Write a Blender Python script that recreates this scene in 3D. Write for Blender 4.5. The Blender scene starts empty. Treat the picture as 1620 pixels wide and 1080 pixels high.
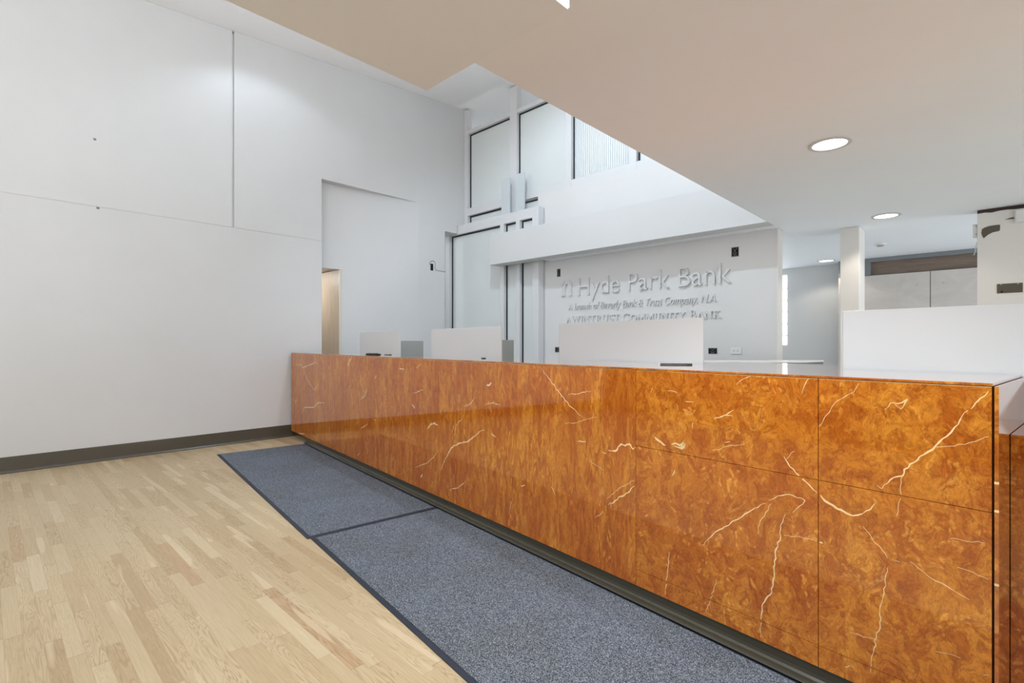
import bpy, bmesh, math, random
from mathutils import Vector, Matrix, noise

random.seed(7)
R = math.radians
scene = bpy.context.scene
COL = scene.collection

# ------------------------------------------------------------------ camera
cam_data = bpy.data.cameras.new('camera')
cam_data.sensor_width = 36.0
cam_data.lens = 797.0 * 36.0 / 1620.0
cam_data.shift_y = 4.0 / 1620.0
cam_data.clip_start = 0.02
cam = bpy.data.objects.new('camera', cam_data)
cam.location = (0, 0, 1.25)
cam.rotation_euler = (R(90), 0, R(43.6387))
COL.objects.link(cam)
scene.camera = cam

# ------------------------------------------------------------------ world (overcast daylight through the open street side)
world = bpy.data.worlds.new('world')
scene.world = world
world.use_nodes = True
wb = world.node_tree.nodes['Background']
wb.inputs['Color'].default_value = (0.93, 0.97, 1.0, 1)
wb.inputs['Strength'].default_value = 1.55

vs = scene.view_settings
vs.view_transform = 'Standard'
vs.look = 'None'
vs.gamma = 1.0
vs.use_curve_mapping = False
vs.exposure = 0.22


def spot(name, loc, target, power, angle, blend=0.4, color=(1, 1, 1), radius=0.05):
    d = bpy.data.lights.new(name, 'SPOT')
    d.energy = power
    d.spot_size = R(angle)
    d.spot_blend = blend
    d.color = color
    d.shadow_soft_size = radius
    o = bpy.data.objects.new(name, d)
    o.location = loc
    o.rotation_euler = (Vector(target) - Vector(loc)).to_track_quat('-Z', 'Y').to_euler()
    COL.objects.link(o)
    return o


def area(name, loc, target, power, sx, sy, color=(1, 1, 1)):
    d = bpy.data.lights.new(name, 'AREA')
    d.shape = 'RECTANGLE'
    d.size = sx
    d.size_y = sy
    d.energy = power
    d.color = color
    o = bpy.data.objects.new(name, d)
    o.location = loc
    o.rotation_euler = (Vector(target) - Vector(loc)).to_track_quat('-Z', 'Y').to_euler()
    COL.objects.link(o)
    return o


COOL = (0.72, 0.86, 1.0)
WARM = (1.0, 0.90, 0.76)
# flood fixtures high in the double-height space
spot('atrium_spot_light', (-3.4, 3.2, 5.10), (-3.6, 5.4, 1.5), 225, 130, 0.5, COOL, 0.06)
spot('wall_spot_light', (-5.9, 2.35, 5.02), (-6.7, 2.6, 2.2), 19, 128, 0.45, COOL, 0.04)
# unseen area lights added as daylight fill for the rear alcove
area('alcove_fill_light', (-3.9, 7.6, 1.7), (-1.0, 8.4, 1.9), 15, 1.6, 1.8, (0.86, 0.94, 1.0))
area('side_fill_light', (3.0, 7.9, 1.5), (-1.0, 8.3, 1.7), 38, 1.8, 2.0, (0.86, 0.93, 1.0))
def up_fill(name, x, y, z, power, sx, sy, color):
    o = area(name, (x, y, z), (x, y + 0.001, z + 1), power, sx, sy, color)
    o.rotation_euler = (math.pi, 0, 0)
    return o


up_fill('bulkhead_fill_light', -1.775, 0.60, 2.60, 140, 0.12, 1.3, (0.94, 0.97, 1.0))  # unseen uplight added to brighten the high ceiling
up_fill('rear_fill_light', -4.6, 7.9, 2.66, 22, 3.5, 0.5, (0.94, 0.97, 1.0))  # unseen uplight added to brighten the upper rear room
area('closet_fill_light', (-7.75, 3.15, 2.34), (-7.5, 3.5, 1.0), 9, 0.5, 0.3, (1.0, 0.98, 0.95))  # unseen light added to lift the dark jamb
# unseen lamps beyond the frame, added to brighten the low ceiling
for hx, hy, hp in ((-0.74, 1.20, 150), (1.70, 1.20, 45), (1.70, 3.68, 105), (1.70, 8.2, 105)):
    spot('downlight_and_fill_beam', (hx, hy, 2.48), (hx, hy, 0), hp, 130, 0.4, (0.90, 0.95, 1.0), 0.09)
DOWNLIGHTS = [(-0.742, 3.675), (-0.757, 6.115), (-1.817, 8.78)]
for (lx, ly), pw in zip(DOWNLIGHTS, (40, 15, 10)):
    spot('downlight_and_fill_beam', (lx, ly, 2.47), (lx, ly, 0), pw, 128, 0.25, WARM, 0.09)

# ------------------------------------------------------------------ material helpers


class N:
    def __init__(self, name):
        self.m = bpy.data.materials.new(name)
        self.m.use_nodes = True
        self.t = self.m.node_tree
        self.b = self.t.nodes['Principled BSDF']

    def n(self, typ, **kw):
        o = self.t.nodes.new(typ)
        for k, v in kw.items():
            setattr(o, k, v)
        return o

    def l(self, a, b):
        self.t.links.new(a, b)

    def val(self, sock, v):
        if hasattr(v, 'is_linked') or hasattr(v, 'links'):
            self.l(v, sock)
        else:
            sock.default_value = v

    def math(self, op, a, b=0.0, c=0.0):
        o = self.n('ShaderNodeMath', operation=op)
        self.val(o.inputs[0], a)
        self.val(o.inputs[1], b)
        self.val(o.inputs[2], c)
        return o.outputs[0]

    def noise(self, vec, scale, detail=3, rough=0.5, dist=0.0):
        o = self.n('ShaderNodeTexNoise')
        if vec is not None:
            self.l(vec, o.inputs['Vector'])
        o.inputs['Scale'].default_value = scale
        o.inputs['Detail'].default_value = detail
        o.inputs['Roughness'].default_value = rough
        o.inputs['Distortion'].default_value = dist
        return o.outputs['Fac']

    def mapping(self, scale=(1, 1, 1), loc=(0, 0, 0)):
        tc = self.n('ShaderNodeTexCoord')
        mp = self.n('ShaderNodeMapping')
        self.l(tc.outputs['Object'], mp.inputs['Vector'])
        mp.inputs['Scale'].default_value = scale
        mp.inputs['Location'].default_value = loc
        return mp.outputs['Vector']

    def ramp(self, fac, stops):
        o = self.n('ShaderNodeValToRGB')
        self.l(fac, o.inputs['Fac'])
        cr = o.color_ramp
        while len(cr.elements) < len(stops):
            cr.elements.new(0.5)
        for e, (p, c) in zip(cr.elements, stops):
            e.position = p
            e.color = (*c, 1) if len(c) == 3 else c
        return o.outputs['Color']

    def mix(self, fac, a, b, blend='MIX'):
        o = self.n('ShaderNodeMix', data_type='RGBA', blend_type=blend)
        self.val(o.inputs[0], fac)
        for s, v in ((o.inputs[6], a), (o.inputs[7], b)):
            if isinstance(v, tuple):
                s.default_value = (*v, 1) if len(v) == 3 else v
            else:
                self.l(v, s)
        return o.outputs[2]

    def bump(self, h, strength=0.2, dist=0.01):
        o = self.n('ShaderNodeBump')
        o.inputs['Strength'].default_value = strength
        o.inputs['Distance'].default_value = dist
        self.l(h, o.inputs['Height'])
        self.l(o.outputs['Normal'], self.b.inputs['Normal'])


def lin(r, g, b):
    f = lambda c: (c / 255 / 12.92) if c / 255 <= 0.04045 else ((c / 255 + 0.055) / 1.055) ** 2.4
    return (f(r), f(g), f(b))


def paint(name, rgb, rough=0.5, var=0.03, bump=0.02, spec=0.4):
    k = N(name)
    v = k.mapping()
    nz = k.noise(v, 1.3, 4, 0.6)
    c2 = tuple(x * (1 - var) for x in rgb)
    c1 = tuple(min(1, x * (1 + var * 0.5)) for x in rgb)
    k.l(k.ramp(nz, [(0.35, c1), (0.65, c2)]), k.b.inputs['Base Color'])
    k.b.inputs['Roughness'].default_value = rough
    k.b.inputs['Specular IOR Level'].default_value = spec
    if bump:
        k.bump(k.noise(v, 160, 2), bump, 0.002)
    return k.m


def emis(name, rgb, s):
    k = N(name)
    k.b.inputs['Base Color'].default_value = (*rgb, 1)
    k.b.inputs['Emission Color'].default_value = (*rgb, 1)
    k.b.inputs['Emission Strength'].default_value = s
    v = k.mapping()
    return k.m


M = {}
M['wall'] = paint('white_wall_paint', (0.67, 0.67, 0.665), 0.42, 0.02)
M['ceiling'] = paint('warm_ceiling_paint', (0.90, 0.945, 0.985), 0.6, 0.015)
M['slab'] = paint('tan_bulkhead_paint', (0.89, 0.93, 0.965), 0.6, 0.02)
M['highceil'] = paint('white_high_ceiling_paint', (0.92, 0.92, 0.92), 0.6, 0.01)
M['beige'] = paint('beige_wall_paint', (0.80, 0.78, 0.75), 0.55, 0.02)
M['signwall'] = paint('sign_wall_paint', (0.72, 0.71, 0.70), 0.45, 0.02)
M['letter'] = paint('letter_paint', (0.68, 0.68, 0.675), 0.4, 0.01, 0)
M['frame'] = paint('window_frame_paint', (0.70, 0.70, 0.705), 0.4, 0.01, 0)
M['gasket'] = paint('black_gasket', (0.008, 0.012, 0.014), 0.5, 0.05, 0)
M['grey'] = paint('shaded_panel_grey', (0.33, 0.34, 0.32), 0.5, 0.04, 0)  # shade of the dividers' unlit side put in as even grey
M['darkgrey'] = paint('dark_grey_edge', (0.16, 0.16, 0.155), 0.5, 0.04, 0)
M['greyblue'] = paint('grey_blue_trim', (0.22, 0.235, 0.24), 0.5, 0.04, 0)
M['white'] = paint('white_plastic', (0.80, 0.80, 0.79), 0.35, 0.01, 0)
M['black'] = paint('black_plastic', (0.012, 0.012, 0.012), 0.3, 0.1, 0)
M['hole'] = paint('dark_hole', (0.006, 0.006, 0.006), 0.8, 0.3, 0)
M['brownhole'] = paint('brown_exposed_board', (0.125, 0.105, 0.08), 0.85, 0.15, 0.3)
M['rust'] = paint('dark_brown_track', (0.055, 0.035, 0.03), 0.7, 0.3, 0.2)
M['base'] = paint('taupe_vinyl_base', (0.082, 0.070, 0.052), 0.28, 0.08, 0.02, 0.5)
M['kick'] = paint('olive_vinyl_kick', (0.046, 0.041, 0.026), 0.32, 0.08, 0.02, 0.5)
M['shadowgap'] = paint('dark_joint', (0.11, 0.045, 0.016), 0.8, 0.2, 0)
M['chrome'] = paint('brushed_metal', (0.62, 0.62, 0.62), 0.25, 0.02, 0)
M['lamp'] = emis('lamp_lens', (1.0, 0.98, 0.90), 2.2)
M['strip'] = emis('glowing_edge', (1.0, 0.98, 0.90), 1.6)
M['daywin'] = emis('daylight_pane', (0.95, 0.98, 1.0), 1.8)
M['screw'] = paint('grey_screw', (0.4, 0.4, 0.38), 0.4, 0.02, 0)


def m_wood(name, c1, c2, c3, scale=(1.2, 1, 14), dist=1.4, rough=0.45):
    k = N(name)
    v = k.mapping(scale)
    g = k.noise(v, 2.2, 6, 0.62, dist)
    k.l(k.ramp(g, [(0.3, c1), (0.52, c2), (0.72, c3)]), k.b.inputs['Base Color'])
    k.b.inputs['Roughness'].default_value = rough
    k.bump(g, 0.05, 0.003)
    return k.m


M['jamb'] = m_wood('pale_maple_wood', lin(176, 160, 140), lin(190, 172, 150), lin(200, 184, 164), (14, 1, 0.8))
M['brownwood'] = m_wood('brown_walnut_laminate', lin(112, 95, 82), lin(128, 111, 97), lin(144, 127, 113), (0.9, 1, 12))
M['taupewood'] = m_wood('taupe_laminate', lin(204, 196, 188), lin(212, 204, 197), lin(218, 211, 205), (1.6, 1, 2.4), 0.8)


def m_marble(name, stretch, seed):
    """polished orange-brown marble: mottled amber and rust with fine cells"""
    k = N(name)
    v = k.mapping(stretch, seed)
    vj = k.n('ShaderNodeVectorMath', operation='ADD')
    nn = k.n('ShaderNodeTexNoise')
    k.l(v, nn.inputs['Vector'])
    nn.inputs['Scale'].default_value = 7
    nn.inputs['Detail'].default_value = 4
    sc = k.n('ShaderNodeVectorMath', operation='SCALE')
    k.l(nn.outputs['Color'], sc.inputs[0])
    sc.inputs['Scale'].default_value = 0.22
    k.l(v, vj.inputs[0])
    k.l(sc.outputs[0], vj.inputs[1])
    w = vj.outputs[0]
    big = k.noise(w, 2.6, 5, 0.6)
    mid = k.noise(w, 15, 6, 0.66)
    fine = k.noise(w, 70, 4, 0.65)
    col = k.ramp(big, [(0.30, lin(176, 95, 28)), (0.5, lin(195, 117, 36)), (0.70, lin(212, 139, 49))])
    # rust coloured flame patches, large then small
    p0 = k.ramp(k.noise(w, 5.5, 6, 0.7), [(0.50, (0, 0, 0)), (0.60, (1, 1, 1))])
    col = k.mix(k.math('MULTIPLY', p0, 0.55), col, lin(168, 82, 26))
    patch = k.ramp(mid, [(0.49, (0, 0, 0)), (0.56, (1, 1, 1))])
    col = k.mix(k.math('MULTIPLY', patch, 0.58), col, lin(156, 72, 20))
    # pebble-like clasts, paler inside, dark seams between
    vo = k.n('ShaderNodeTexVoronoi', feature='F1')
    k.l(w, vo.inputs['Vector'])
    vo.inputs['Scale'].default_value = 30
    cl = k.ramp(vo.outputs['Distance'], [(0.22, (1, 1, 1)), (0.40, (0, 0, 0))])
    gate = k.ramp(k.noise(w, 6, 3), [(0.50, (0, 0, 0)), (0.58, (1, 1, 1))])
    col = k.mix(k.math('MULTIPLY', k.math('MULTIPLY', cl, gate), 0.5), col, lin(238, 166, 70))
    ve = k.n('ShaderNodeTexVoronoi', feature='DISTANCE_TO_EDGE')
    k.l(w, ve.inputs['Vector'])
    ve.inputs['Scale'].default_value = 22
    ed = k.ramp(ve.outputs['Distance'], [(0.0, (1, 1, 1)), (0.07, (0, 0, 0))])
    gate2 = k.ramp(k.noise(w, 7.5, 3), [(0.46, (0, 0, 0)), (0.56, (1, 1, 1))])
    col = k.mix(k.math('MULTIPLY', k.math('MULTIPLY', ed, gate2), 0.42), col, lin(126, 54, 14))
    # dark meandering stylolites
    rid = k.math('ABSOLUTE', k.math('SUBTRACT', k.noise(w, 17, 5, 0.6), 0.5))
    ln = k.ramp(rid, [(0.0, (1, 1, 1)), (0.024, (0, 0, 0))])
    col = k.mix(k.math('MULTIPLY', ln, 0.45), col, lin(128, 56, 14))
    gr = k.ramp(fine, [(0.35, (0.80, 0.78, 0.76)), (0.65, (1.14, 1.14, 1.12))])
    col = k.mix(1.0, col, gr, 'MULTIPLY')
    # hairline pale veins
    rid2 = k.math('ABSOLUTE', k.math('SUBTRACT', k.noise(w, 3.1, 3, 0.5), 0.5))
    l2 = k.ramp(rid2, [(0.0, (1, 1, 1)), (0.0026, (0, 0, 0))])
    g2 = k.ramp(k.noise(w, 4.7, 2), [(0.56, (0, 0, 0)), (0.64, (1, 1, 1))])
    col = k.mix(k.math('MULTIPLY', k.math('MULTIPLY', l2, g2), 0.6), col, lin(222, 170, 100))
    k.l(col, k.b.inputs['Base Color'])
    k.b.inputs['Roughness'].default_value = 0.035
    k.b.inputs['IOR'].default_value = 1.68
    return k.m


M['marble'] = m_marble('orange_marble', (1.3, 1.3, 1.0), (0, 0, 0))
M['marble_v'] = m_marble('orange_marble_vertical_grain', (1.9, 1, 0.5), (3.1, 0, 1.7))
M['marble_top'] = m_marble('orange_marble_sealed_top', (1, 1, 1), (5, 2, 0))
_pb = M['marble_top'].node_tree.nodes['Principled BSDF']
_pb.inputs['Coat Weight'].default_value = 1.0
_pb.inputs['Coat Roughness'].default_value = 0.02
_pb.inputs['Coat IOR'].default_value = 1.6
M['vein'] = paint('cream_vein_and_glint', lin(240, 206, 150), 0.06, 0.15, 0, 0.5)


def m_floor():
    k = N('oak_strip_floor')
    tc = k.n('ShaderNodeTexCoord')
    sp = k.n('ShaderNodeSeparateXYZ')
    k.l(tc.outputs['Object'], sp.inputs[0])
    x, y = sp.outputs[0], sp.outputs[1]
    W = 0.0572
    ry = k.math('DIVIDE', y, W)
    row = k.math('FLOOR', ry)
    fy = k.math('SUBTRACT', ry, row)

    def wn(a, b):
        o = k.n('ShaderNodeTexWhiteNoise', noise_dimensions='2D')
        c = k.n('ShaderNodeCombineXYZ')
        k.val(c.inputs[0], a)
        k.val(c.inputs[1], b)
        k.l(c.outputs[0], o.inputs['Vector'])
        return o.outputs['Value'], o.outputs['Color']
    r1, _ = wn(row, 3.3)
    r2, _ = wn(row, 8.7)
    L = k.math('ADD', k.math('MULTIPLY', r1, 0.7), 0.5)
    rx = k.math('ADD', k.math('DIVIDE', x, L), k.math('MULTIPLY', r2, 17.0))
    col_i = k.math('FLOOR', rx)
    fx = k.math('SUBTRACT', rx, col_i)
    pid, pcol = wn(row, col_i)
    pid2, _ = wn(col_i, k.math('ADD', row, 51.0))
    base = k.ramp(pid, [(0.0, lin(174, 151, 117)), (0.16, lin(184, 163, 129)), (0.5, lin(188, 168, 135)),
                        (0.84, lin(192, 173, 140)), (0.95, lin(199, 181, 149)), (1.0, lin(178, 150, 116))])
    # grain coordinates shifted per plank
    cx = k.n('ShaderNodeCombineXYZ')
    k.l(k.math('ADD', k.math('MULTIPLY', x, 1.0), k.math('MULTIPLY', pid, 31.0)), cx.inputs[0])
    k.l(k.math('MULTIPLY', k.math('ADD', y, k.math('MULTIPLY', pid2, 9.0)), 1.0), cx.inputs[1])
    k.l(k.math('MULTIPLY', pid, 13.0), cx.inputs[2])
    mp = k.n('ShaderNodeMapping')
    k.l(cx.outputs[0], mp.inputs['Vector'])
    mp.inputs['Scale'].default_value = (2.2, 24, 1)
    fig = k.noise(mp.outputs[0], 1.1, 2, 0.5, 0.6)
    # cathedral rings from contour lines of the figure noise
    rings = k.math('SINE', k.math('MULTIPLY', fig, 74.0))
    ringc = k.ramp(k.math('ADD', k.math('MULTIPLY', rings, 0.5), 0.5), [(0.0, (0.80, 0.755, 0.69)), (0.5, (1, 1, 1)), (1, (1.03, 1.03, 1.03))])
    mp2 = k.n('ShaderNodeMapping')
    k.l(cx.outputs[0], mp2.inputs['Vector'])
    mp2.inputs['Scale'].default_value = (6, 230, 1)
    fib = k.ramp(k.noise(mp2.outputs[0], 1.0, 3, 0.6), [(0.3, (0.9, 0.88, 0.86)), (0.6, (1.03, 1.03, 1.03))])
    ringamt = k.math('MULTIPLY', pid2, 1.0)
    col = k.mix(ringamt, base, k.mix(1.0, base, ringc, 'MULTIPLY'))
    col = k.mix(1.0, col, fib, 'MULTIPLY')
    sap = k.noise(mp.outputs[0], 0.55, 1)
    col = k.mix(k.math('MULTIPLY', k.ramp(sap, [(0.66, (0, 0, 0)), (0.7, (1, 1, 1))]), 0.5), col, lin(214, 196, 166))
    # joints
    ey = k.math('MINIMUM', fy, k.math('SUBTRACT', 1.0, fy))
    jy = k.ramp(ey, [(0.0, (1, 1, 1)), (0.022, (0, 0, 0))])
    ex = k.math('MULTIPLY', k.math('MINIMUM', fx, k.math('SUBTRACT', 1.0, fx)), L)
    jx = k.ramp(ex, [(0.0, (1, 1, 1)), (0.0016, (0, 0, 0))])
    j = k.math('MAXIMUM', jy, jx)
    amt = k.math('ADD', 0.18, k.math('MULTIPLY', k.math('MULTIPLY', r2, r2), 0.4))
    col = k.mix(k.math('MULTIPLY', j, amt), col, lin(120, 92, 58))
    k.l(col, k.b.inputs['Base Color'])
    k.b.inputs['Roughness'].default_value = 0.42
    k.b.inputs['Specular IOR Level'].default_value = 0.35
    k.bump(k.math('SUBTRACT', 1.0, j), 0.12, 0.001)
    return k.m


M['floor'] = m_floor()


def m_carpet():
    k = N('charcoal_ribbed_carpet')
    v = k.mapping()
    sp = k.noise(v, 290, 2, 0.8)
    v2 = k.mapping((1, 3.2, 1))
    st = k.noise(v2, 70, 3, 0.7)
    blot = k.noise(v, 2.0, 3, 0.5)
    c = k.ramp(sp, [(0.38, lin(38, 42, 48)), (0.5, lin(86, 91, 99)), (0.62, lin(160, 166, 173))])
    s2 = k.ramp(st, [(0.35, (0.72, 0.73, 0.75)), (0.6, (1.12, 1.12, 1.12))])
    c = k.mix(1.0, c, s2, 'MULTIPLY')
    b2 = k.ramp(blot, [(0.35, (0.93, 0.92, 0.90)), (0.65, (1.04, 1.06, 1.10))])
    c = k.mix(1.0, c, b2, 'MULTIPLY')
    k.l(c, k.b.inputs['Base Color'])
    k.b.inputs['Roughness'].default_value = 0.95
    k.b.inputs['Specular IOR Level'].default_value = 0.1
    k.bump(k.noise(v, 260, 2, 0.7), 0.3, 0.002)
    return k.m


M['carpet'] = m_carpet()
M['matedge'] = paint('navy_rubber_edge', lin(46, 51, 62), 0.6, 0.1, 0.2, 0.3)


def m_glass(name, ribs=False):
    """white frosted glass: bright diffusing body with a glossy face"""
    k = N(name)
    k.b.inputs['Base Color'].default_value = (0.70, 0.735, 0.725, 1)
    k.b.inputs['Roughness'].default_value = 0.34 if ribs else 0.14
    k.b.inputs['IOR'].default_value = 1.5
    v = k.mapping()
    if ribs:
        w = k.n('ShaderNodeTexWave', wave_type='BANDS', bands_direction='X')
        k.l(v, w.inputs['Vector'])
        w.inputs['Scale'].default_value = 9
        c = k.ramp(w.outputs['Fac'], [(0.2, (0.70, 0.74, 0.75)), (0.8, (0.88, 0.91, 0.91))])
        k.l(c, k.b.inputs['Base Color'])
        k.bump(w.outputs['Fac'], 0.6, 0.01)
    else:
        c = k.ramp(k.noise(v, 0.8, 2), [(0.4, (0.84, 0.87, 0.86)), (0.6, (0.87, 0.90, 0.89))])
        k.l(c, k.b.inputs['Base Color'])
    tr = k.n('ShaderNodeBsdfTranslucent')
    tr.inputs['Color'].default_value = (0.75, 0.8, 0.79, 1)
    mx = k.n('ShaderNodeMixShader')
    mx.inputs[0].default_value = 0.2
    k.l(k.b.outputs[0], mx.inputs[1])
    k.l(tr.outputs[0], mx.inputs[2])
    out = k.t.nodes['Material Output']
    k.l(mx.outputs[0], out.inputs['Surface'])
    return k.m


M['frost'] = m_glass('frosted_glass')
M['ribbed'] = m_glass('ribbed_frosted_glass', True)


def m_acrylic():
    k = N('white_acrylic')
    v = k.mapping()
    c = k.ramp(k.noise(v, 1.0, 2), [(0.4, (0.655, 0.70, 0.72)), (0.6, (0.68, 0.725, 0.745))])
    k.l(c, k.b.inputs['Base Color'])
    k.b.inputs['Roughness'].default_value = 0.25
    tp = k.n('ShaderNodeBsdfTransparent')
    mx = k.n('ShaderNodeMixShader')
    mx.inputs[0].default_value = 0.15
    k.l(k.b.outputs[0], mx.inputs[1])
    k.l(tp.outputs[0], mx.inputs[2])
    k.l(mx.outputs[0], k.t.nodes['Material Output'].inputs['Surface'])
    return k.m


M['acrylic'] = m_acrylic()

# ------------------------------------------------------------------ mesh helpers


def box(bm, x0, x1, y0, y1, z0, z1, mi=0):
    vs_ = [bm.verts.new((x, y, z)) for z in (z0, z1) for (x, y) in ((x0, y0), (x1, y0), (x1, y1), (x0, y1))]
    for f in ((3, 2, 1, 0), (4, 5, 6, 7), (0, 1, 5, 4), (1, 2, 6, 5), (2, 3, 7, 6), (3, 0, 4, 7)):
        fc = bm.faces.new([vs_[i] for i in f])
        fc.material_index = mi
    return vs_


def prism(bm, pts, lo, hi, axis='z', mi=0):
    """pts: 2-D outline; extruded along axis between lo and hi"""
    def mk(p, t):
        if axis == 'z':
            return (p[0], p[1], t)
        if axis == 'y':
            return (p[0], t, p[1])
        return (t, p[0], p[1])
    a = [bm.verts.new(mk(p, lo)) for p in pts]
    b = [bm.verts.new(mk(p, hi)) for p in pts]
    n = len(pts)
    fs = [bm.faces.new(a), bm.faces.new(b[::-1])]
    for i in range(n):
        fs.append(bm.faces.new((a[i], a[(i + 1) % n], b[(i + 1) % n], b[i])))
    for f in fs:
        f.material_index = mi
    return fs


def disc(bm, cx, cy, z0, z1, r0, r1=None, seg=40, mi=0):
    r1 = r0 if r1 is None else r1
    a = [bm.verts.new((cx + r0 * math.cos(2 * math.pi * i / seg), cy + r0 * math.sin(2 * math.pi * i / seg), z0)) for i in range(seg)]
    b = [bm.verts.new((cx + r1 * math.cos(2 * math.pi * i / seg), cy + r1 * math.sin(2 * math.pi * i / seg), z1)) for i in range(seg)]
    bm.faces.new(a[::-1]).material_index = mi
    bm.faces.new(b).material_index = mi
    for i in range(seg):
        bm.faces.new((a[i], a[(i + 1) % seg], b[(i + 1) % seg], b[i])).material_index = mi


def ring(bm, cx, cy, z0, z1, ri, ro, seg=48):
    pr = [(ri, z0), (ro, z0), (ro, z1), (ri, z1)]
    vv = [[bm.verts.new((cx + r * math.cos(2 * math.pi * i / seg), cy + r * math.sin(2 * math.pi * i / seg), z)) for r, z in pr] for i in range(seg)]
    for i in range(seg):
        j = (i + 1) % seg
        for q in range(4):
            p = (q + 1) % 4
            bm.faces.new((vv[i][q], vv[j][q], vv[j][p], vv[i][p]))


def tube(bm, pts, r, seg=8):
    prev = None
    P = [Vector(p) for p in pts]
    for i, p in enumerate(P):
        d = (P[min(i + 1, len(P) - 1)] - P[max(i - 1, 0)]).normalized()
        up = Vector((0, 0, 1)) if abs(d.z) < 0.9 else Vector((0, 1, 0))
        u = d.cross(up).normalized()
        w = d.cross(u)
        rr = r[i] if isinstance(r, (list, tuple)) else r
        cur = [bm.verts.new(p + u * rr * math.cos(2 * math.pi * q / seg) + w * rr * math.sin(2 * math.pi * q / seg)) for q in range(seg)]
        if prev:
            for q in range(seg):
                bm.faces.new((prev[q], prev[(q + 1) % seg], cur[(q + 1) % seg], cur[q]))
        else:
            bm.faces.new(cur)
        prev = cur
    bm.faces.new(prev[::-1])


def obj(name, bm, mats, parent=None, bevel=0.0, smooth=False):
    bmesh.ops.recalc_face_normals(bm, faces=bm.faces)
    me = bpy.data.meshes.new(name)
    bm.to_mesh(me)
    bm.free()
    if not isinstance(mats, (list, tuple)):
        mats = [mats]
    for m in mats:
        me.materials.append(m)
    if smooth:
        for p in me.polygons:
            p.use_smooth = True
    o = bpy.data.objects.new(name, me)
    COL.objects.link(o)
    if parent is not None:
        o.parent = parent
    if bevel:
        b = o.modifiers.new('bevel', 'BEVEL')
        b.width = bevel
        b.segments = 2
        b.limit_method = 'ANGLE'
        b.harden_normals = False
    return o


def B(name, boxes, mats, parent=None, bevel=0.0):
    bm = bmesh.new()
    for b in boxes:
        box(bm, *b)
    return obj(name, bm, mats, parent, bevel)


def struct(o):
    o['kind'] = 'structure'
    return o


def thing(name, label, cat, loc=(0, 0, 0), rz=0.0, group=None):
    o = bpy.data.objects.new(name, None)
    o.location = loc
    o.rotation_euler = (0, 0, rz)
    o.empty_display_size = 0.1
    COL.objects.link(o)
    return tag(o, label, cat, group)


def tag(o, label, cat, group=None):
    o['label'] = label
    o['category'] = cat
    if group:
        o['group'] = group
    return o


def place(o, loc, rz=0.0):
    o.location = loc
    o.rotation_euler = (0, 0, rz)
    return o


# ------------------------------------------------------------------ the setting
WX = -6.9          # face of the left wall
ZC = 2.51          # low ceiling over the lobby
SOFX = -1.68       # edge of the low ceiling
hz = lambda y: 5.02 + 0.0763 * y      # sloping high ceiling

struct(B('floor', [(-9.5, 6.0, -3.2, 10.0, -0.12, 0.0)], M['floor']))
struct(B('bounce_pavement', [(-14.0, 12.0, -12.0, -3.2, -0.12, -0.01)], paint('pale_bounce_concrete', (0.66, 0.67, 0.70), 0.8, 0.08, 0.2)))  # unseen ground added to bounce neutral light onto the low ceiling
struct(B('floor_rear', [(-6.7, 3.1, 3.95, 9.25, 0.0002, 0.006)], paint('pale_bounce_floor', (0.68, 0.67, 0.65), 0.5, 0.05, 0)))  # pale unseen floor added so more light bounces up behind the counter
struct(B('ceiling', [(SOFX, 3.2, -2.2, 9.6, ZC, ZC + 0.35)], M['ceiling']))
bm = bmesh.new()
prism(bm, [(-1.6, hz(-1.6)), (9.6, hz(9.6)), (9.6, hz(9.6) + 0.3), (-1.6, hz(-1.6) + 0.3)], -8.0, SOFX + 0.2, 'x')
struct(obj('ceiling_high', bm, M['highceil']))
# bulkhead wall standing on the low ceiling, closing the double-height space
bm = bmesh.new()
prism(bm, [(-2.2, ZC + 0.351), (9.6, ZC + 0.351), (9.6, hz(9.6) - 0.002), (-2.2, hz(-2.2) - 0.002)], SOFX, SOFX + 0.15, 'x')
struct(obj('wall_bulkhead', bm, M['wall']))

# left wall: panelled surface with grooves, an opening, and a tapering recess above it
TH = 0.35
Z1 = 2.712         # horizontal reveal line
ZL = 3.600         # ledge over the recess
OY0, OY1 = 3.317, 3.685
bm = bmesh.new()
g = 0.012
YG = 2.163         # vertical groove position
x0 = WX - TH
lip = 0.012        # the lower field stands a little proud
prism(bm, [(-3.15, 0), (OY0, 0), (OY0, Z1 - 0.004), (-3.15, Z1 - 0.004)], x0, WX, 'x')
prism(bm, [(-3.15, Z1 + 0.004), (YG - g, Z1 + 0.004), (YG - g, hz(YG - g) - 0.002), (-3.15, hz(-3.15) - 0.002)], x0, WX - 0.004, 'x')
prism(bm, [(YG + g, Z1 + 0.004), (OY0, Z1 + 0.004), (OY0, hz(OY0) - 0.002), (YG + g, hz(YG + g) - 0.002)], x0, WX - 0.004, 'x')
box(bm, x0, WX - 0.030, YG - g, YG + g, Z1 + 0.004, 5.16)      # groove bed
box(bm, x0, WX - 0.010, -3.15, OY0, Z1 - 0.004, Z1 + 0.004)
# upper field right of the corner, above the ledge
prism(bm, [(OY0, ZL), (6.1, ZL), (6.1, hz(6.1) - 0.002), (OY0, hz(OY0) - 0.002)], x0, WX - 0.004, 'x')
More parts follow.
